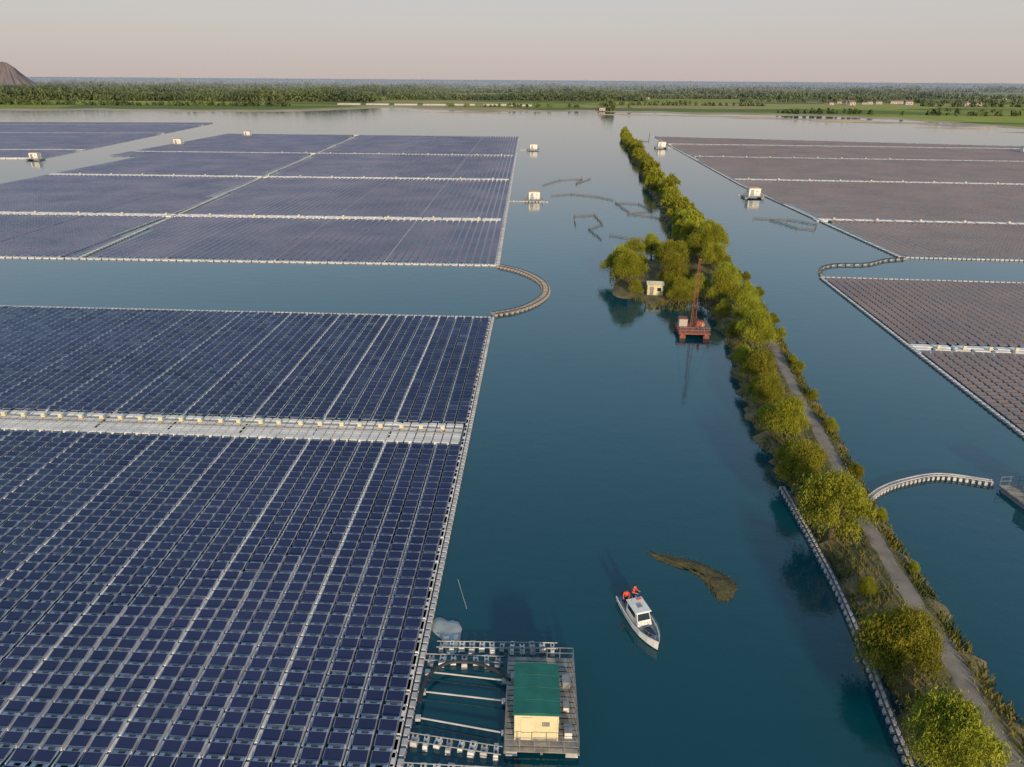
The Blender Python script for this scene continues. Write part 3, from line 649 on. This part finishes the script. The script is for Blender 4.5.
# fishing nets
def net(pts,label):
    b=MB(); 
    for a,c in zip(pts[:-1],pts[1:]):
        L=math.hypot(c[0]-a[0],c[1]-a[1]); n=max(1,int(L/2.5)); pv=None
        for i in range(n+1):
            x_=a[0]+(c[0]-a[0])*i/n+random.uniform(-.2,.2); y_=a[1]+(c[1]-a[1])*i/n+random.uniform(-.2,.2)
            b.tube((x_,y_,-.5),(x_+random.uniform(-.15,.15),y_,1.2),.04,.03,'net',5)
            if pv:
                b.tube((pv[0],pv[1],.4),(x_,y_,.4),.07,.07,'net',5)
                b.tube((pv[0],pv[1],.05),(x_,y_,.05),.06,.06,'net',5)
            pv=(x_,y_)
    o=b.obj("fishing_net"); tag(o,label,"fishing net",group="staked fishing nets in the lake")
net([(18.6,209),(19.5,226),(26,228),(27,212),(22,205),(24,190)],"staked fishing net enclosure standing in shallow water")
net([(27,196),(33,192),(40,186),(36,180),(43,176)],"staked fishing net fence beside the dike")
net([(36,252),(44,250),(46,236),(38,232),(36,252)],"square staked fishing net enclosure beside the dike")
net([(37,230),(44,226),(50,214)],"staked fishing net fence beside the dike")
net([(12,296),(20,312),(30,316),(26,300),(34,318)],"zigzag staked fishing net standing in open water")
net([(14,268),(22,272),(31,266),(36,258)],"staked fishing net fence standing in open water")
net([(76,224),(86,222),(92,214),(88,206),(84,208),(80,221)],"hooked staked fishing net beside the solar array")
net([(80,540),(95,520),(110,600)],"staked fishing net fence beside the far dike end")

# weed mat
pts2=[(12.5,53.5),(13.4,52.9),(14.6,52.7),(16.0,52.2),(17.4,51.4),(18.5,50.4),(19.3,49.4),(19.6,48.4),(19.0,47.4),(18.3,46.5),(17.5,46.6),(17.2,47.5),(16.9,48.8),(16.3,50.0),(15.2,51.0),(14.0,51.6),(13.0,52.3)]
b=MB(); P3=catmull(pts2+[pts2[0]],4)[:-1]; cxy=Vector((17.4,49.6,0)); n=len(P3); vs=[]
for q,z in ((1.0,-.03),(.93,.03),(.6,.06),(.25,.07)):
    for p in P3:
        jj=Vector((random.uniform(-.12,.12),random.uniform(-.12,.12),random.uniform(-.015,.015))); v=cxy+(p-cxy)*q+jj; vs.append((v.x,v.y,z+jj.z))
b.add(vs,[(j*n+i,j*n+(i+1)%n,(j+1)*n+(i+1)%n,(j+1)*n+i) for j in range(3) for i in range(n)]+[tuple(3*n+i for i in range(n))],'weed')
o=b.obj("floating_weed_mat",smooth=True); tag(o,"olive brown mat of floating water weed","water weed")
def tufts(P,h,wd,name,parent=None,k='reed'):
    n=len(P); a=rng.uniform(0,math.pi,n); hh=h*rng.uniform(.5,1.2,n); lx=rng.normal(0,.25,n)*hh; ly=rng.normal(0,.25,n)*hh
    V=np.zeros((n,4,3)); dx=np.cos(a)*wd/2; dy=np.sin(a)*wd/2
    V[:,0]=np.stack([P[:,0]-dx,P[:,1]-dy,P[:,2]],1); V[:,1]=np.stack([P[:,0]+dx,P[:,1]+dy,P[:,2]],1)
    V[:,2]=np.stack([P[:,0]+dx*.3+lx,P[:,1]+dy*.3+ly,P[:,2]+hh],1); V[:,3]=np.stack([P[:,0]-dx*.3+lx,P[:,1]-dy*.3+ly,P[:,2]+hh],1)
    return qmesh(name,V,[k],parent=parent)
tp=[]
while len(tp)<1100:
    p=P3[random.randrange(n)]; q=cxy+(p-cxy)*math.sqrt(random.random())*1.04; tp.append((q.x+random.uniform(-.2,.2),q.y+random.uniform(-.2,.2),.02))
tufts(np.array(tp),.07,.10,"weed_leaves",parent=o,k='weed')
tp=[]
for _ in range(48000):
    y_=random.triangular(18,590,30); side=random.random()
    a=np.interp(y_,DY,DL); c=np.interp(y_,DY,DR); pc=np.interp(y_,DY,DP)
    clump=0.5+0.5*math.sin(y_*1.3)*math.sin(y_*0.37+side)
    if random.random()>0.35+0.65*clump: continue
    if side<.6: x_=random.uniform(a-.2,pc-.75)
    else: x_=random.uniform(pc+.72,max(c,pc+1.5)+.3)
    e_=min(x_-a,c-x_); z=0.1+max(0,min(.6,e_*.5))
    tp.append((x_,y_,z))
for _ in range(3500):
    an=random.uniform(0,6.28); q=random.uniform(.6,1.1); tp.append((31.5+9.5*q*math.cos(an),147+19*q*math.sin(an),.1))
o=tufts(np.array(tp),.5,.16,"reeds"); tag(o,"olive reeds and grass fringing the dike","reeds",kind="stuff")

# ------------------------------------------------------------ trees
def leaf_quads(C,sz,down=0.6,wd=.30):
    n=len(C); a=rng.uniform(0,2*math.pi,n); ax=np.stack([np.cos(a),np.sin(a),rng.normal(0,.25,n)],1)
    bx=np.stack([rng.normal(0,.5,n),rng.normal(0,.5,n),-np.ones(n)*down-rng.random(n)*.5],1)
    ax/=np.linalg.norm(ax,axis=1)[:,None]; bx/=np.linalg.norm(bx,axis=1)[:,None]
    s=sz*rng.uniform(.6,1.3,n)[:,None]
    return np.stack([C-ax*s*wd-bx*s*.2,C+ax*s*wd-bx*s*.2,C+ax*s*.12+bx*s*.9,C-ax*s*.12+bx*s*.9],1)
def willow(seed,nstr,k,sz,wide=1.0,wd=.3):
    rr=random.Random(seed); r_=np.random.default_rng(seed)
    root=empty("willow_tree")
    b=MB(); lean=Vector((rr.uniform(-.4,.4),rr.uniform(-.4,.4),0)); fork=Vector((lean.x*.4,lean.y*.4,2.0))
    b.tube((0,0,-.3),fork*.5,.24,.2,'bark',8); b.tube(fork*.5,fork,.2,.17,'bark',8)
    lobes=[]; nl=14
    for i in range(nl):
        a=2*math.pi*i*0.382*1.0+rr.uniform(-.4,.4)
        if i<8: q=rr.uniform(1.2,2.2)*wide; h=rr.uniform(2.0,3.8)
        elif i<12: q=rr.uniform(.7,1.5); h=rr.uniform(3.8,5.0)
        else: q=rr.uniform(0,.7); h=rr.uniform(4.9,5.7)
        c=Vector((q*math.cos(a)+lean.x,q*math.sin(a)+lean.y,h)); r=rr.uniform(.65,1.25); lobes.append((c,r))
        mid=fork.lerp(c,.5)+Vector((0,0,.3)); b.tube(fork,mid,.11,.07,'bark',6); b.tube(mid,c,.07,.03,'bark',5)
        for j in range(2):
            e2=c+Vector((rr.uniform(-1,1),rr.uniform(-1,1),rr.uniform(.1,1)))*r*.8; b.tube(mid.lerp(c,.7),e2,.03,.012,'bark',4)
    b.obj("trunk",root,True)
    Cs=[]
    for c,r in lobes:
        n=int(nstr*(r/1.1)**2); d=r_.normal(0,1,(n,3)); d/=np.linalg.norm(d,axis=1)[:,None]; d[:,2]=np.abs(d[:,2])*1.05-.2
        rad=r*r_.uniform(.3,1.08,n)**.7; rad[r_.random(n)<.20]*=1.5
        st_=np.array(c)+d*rad[:,None]; L=r_.uniform(.3,1.7,n)
        for j in range(k):
            f=j/k; pt=st_.copy(); pt[:,0]+=d[:,0]*f*.4*L; pt[:,1]+=d[:,1]*f*.4*L; pt[:,2]-=f*L*1.0
            pt+=r_.normal(0,.09,pt.shape); pt[:,2]=np.maximum(pt[:,2],.3); Cs.append(pt)
    V=leaf_quads(np.concatenate(Cs),sz,wd=wd); qmesh("crown",V,['leaf'],parent=root); reg(root)
    tag(root,"yellow-green willow with a bushy drooping crown on the dike","tree",group="willow trees along the dike")
    return root
NV=[willow(s,430,6,.155,wd=.24) for s in (1,2,3,4,5,6)]
FV=[willow(s,95,4,.42) for s in (11,12,13,14)]
used={}
def plant(vs_,i,x_,y_,h,z=.6,label=None):
    root=vs_[i%len(vs_)]; sc=h/6.3; rz=random.uniform(0,6.28)
    if root.name not in used:
        used[root.name]=1; root.location=(x_,y_,z); root.rotation_euler=(0,0,rz); root.scale=(sc,sc,sc); 
        if label: root["label"]=label
    else: copy_thing(root,(x_,y_,z),rz,sc,label)
nearT=[(27.3,31.0,6.0),(27.7,38.8,6.2),(30.0,54.6,7.3),(30.8,64.2,5.6),(33.0,74.5,5.4),(34.0,84,4.6),(35.2,91.5,5.6),(38.4,105.4,6.6),(40.6,116.5,5.8),(44.0,127,5.2),(39.5,129,6.8),(43.6,139,6.2),(45.4,154,7.0),(47.3,168,9.6),(43,166,6.0),(45.4,180,7.0)]
for i,(a,c,h) in enumerate(nearT):
    plant(NV,i,a,c,h,label="tall willow with a large drooping crown on the dike" if h>8.2 else None)
isl="yellow-green willow growing at the edge of the small island"
for i,(a,c,h) in enumerate([(24.5,142,8.2),(22.8,149,7.2),(26.5,155,7.8),(32,130,5.2),(34,143,7.4),(35,155,8.0),(36,134,5.4),(33,165,6.6),(24.6,136.5,3.2),(31.4,134.5,3.4)]):
    plant(NV,i+1,a,c,h,z=.4,label=isl)
shr="low yellow-green shrub on the verge of the dike path"
for y0_,h in ((50,1.2),(58,1.4),(66,1.8),(77,2.0),(86,1.8),(96,2.2),(99,1.8),(110,2.4),(118,2.2),(134,2.6),(147,2.4)):
    x_=float(np.interp(y0_,DY,DR))-.5; plant(NV,int(y0_)%6,x_,y0_,h,z=.3,label=shr)
for y0_,h in ((47,1.8),(59.5,2.4),(69,3.0),(79.5,2.8),(88,2.4),(97.5,3.6),(101,2.6),(111,3.2),(122,3.4)):
    x_=float(np.interp(y0_,DY,DL))+1.4; plant(NV,int(y0_)%6,x_,y0_,h,z=.4,label="low yellow-green shrub at the water edge of the dike")
y_=190; i=0
while y_<585:
    a=np.interp(y_,DY,DL); pc=np.interp(y_,DY,DP)
    big=(i%3==0)
    h=(random.uniform(7.2,9.2) if big else random.uniform(4.2,6.4)) if y_<320 else random.uniform(4.0,7.6)
    plant(FV,i,a+(pc-a)*random.uniform(.25,.7),y_+random.uniform(-2,2),h,z=.5); i+=1
    if random.random()<.55: plant(FV,i,a+(pc-a)*random.choice((.1,.95)),y_+random.uniform(-4,4),random.uniform(3,5.2),z=.5)
    y_+=random.uniform(5.5,10) if y_<300 else random.uniform(8,15)

# far woodland (stuff)
Cs=[]; 
def belt(x0,x1,y0,y1,n,hmin=9,hmax=16):
    X=rng.uniform(x0,x1,n); Y=rng.uniform(y0,y1,n); Hh=rng.uniform(hmin,hmax,n)*(0.85+0.2*np.sin(X*.013)+.1*np.sin(X*.05)); K=16
    for j in range(K):
        f=rng.uniform(.05,1,n); rad=Hh*.28*np.sqrt(np.maximum(.05,1-(2*f-1.05)**2)); a=rng.uniform(0,6.28,n)
        Cs.append(np.stack([X+rad*np.cos(a),Y+rad*np.sin(a),1+Hh*f],1))
belt(-1500,-250,1300,1420,3400,14,22); belt(-1900,-150,1750,1900,2600,14,22); belt(-2500,-200,2350,2500,2000,14,22); belt(-800,-330,1090,1120,160,5,9)
belt(-250,260,1480,1540,800,12,18); belt(-600,1300,2250,2330,1700,13,20); belt(100,900,1700,1740,700,11,17); belt(-100,200,1120,1135,30,5,8)
belt(-3500,3800,3100,3220,3400,16,24); belt(-4500,4800,3900,4050,3200,18,27); belt(-6000,6300,5100,5300,3200,22,32); belt(-8000,8300,7000,7200,2800,28,42)
belt(700,2200,1270,1310,380,8,13); belt(480,1300,930,950,110,5,9); belt(900,2600,1900,1960,800,10,16); belt(160,420,1250,1262,60,6,10); belt(-2500,-700,1180,1230,500,8,13); belt(450,1500,1480,1505,340,9,14)
belt(115,135,1025,1050,12,8,14); belt(350,460,960,1000,40,5,9)
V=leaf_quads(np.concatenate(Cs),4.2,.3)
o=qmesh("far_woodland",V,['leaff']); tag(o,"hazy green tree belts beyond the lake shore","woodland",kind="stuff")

# far houses
hroot=empty("village_house"); b=MB(); b.box((0,0,2.2),(11,7,4.4),'concrete'); b.obj("wall",hroot)
b=MB(); b.add([(-6,-4,4.4),(6,-4,4.4),(6,4,4.4),(-6,4,4.4),(-6,0,6.6),(6,0,6.6)],[(0,1,5,4),(2,3,4,5),(0,4,3),(1,2,5),(0,3,2,1)],'tile'); b.obj("roof",hroot)
b=MB(); b.box((0,-3.53,1.3),(1.3,.08,2.3),'dark'); b.obj("door",hroot)
for q in (-3.2,3.2): b=MB(); b.box((q,-3.53,2.2),(1.6,.08,1.4),'glassd'); b.obj("window",hroot)
reg(hroot)
tag(hroot,"pale rendered village house with a grey tiled roof","house",group="village houses beyond the lake")
hp=[(random.uniform(560,860),random.uniform(1330,1470)) for _ in range(14)]+[(random.uniform(-1500,-700),random.uniform(2240,2320)) for _ in range(14)]+[(random.uniform(1000,1600),random.uniform(1600,1850)) for _ in range(10)]+[(random.uniform(-100,300),random.uniform(1620,1680)) for _ in range(6)]+[(121,1030)]
hroot.location=(hp[0][0],hp[0][1],1)
for a,c in hp[1:]: copy_thing(hroot,(a,c,1),random.uniform(-.4,.4),random.uniform(.7,1.2))
groot=empty("greenhouse"); b=MB(); vs=[]; n=8
for xx in (-18,18):
    for i in range(n+1): a=math.pi*i/n; vs.append((xx,-4.5*math.cos(a),2.6*math.sin(a)))
b.add(vs,[(i,i+1,n+2+i,n+1+i) for i in range(n)]+[tuple(range(n+1)),tuple(range(2*n+1,n,-1))],'concrete'); b.obj("cover",groot)
b=MB(); b.box((-18.05,0,1.1),(.1,1.4,2.1),'grey'); b.obj("door",groot); reg(groot)
tag(groot,"long low pale greenhouse on the far shore","greenhouse",group="greenhouses along the shore")
groot.location=(-260,1190,1)
for a in (-215,-170,-125,-80,-30,10): copy_thing(groot,(a,1190+random.uniform(-25,15),1),random.uniform(-.05,.05))
chim=MB(); chim.tube((0,0,0),(0,0,48),2.0,1.2,'concrete',12); chim.tube((0,0,48),(0,0,50),1.5,1.5,'rust',12); o=chim.obj("chimney_stack"); o.location=(-1450,3300,1); tag(o,"slim pale chimney stack above the tree belt","chimney")
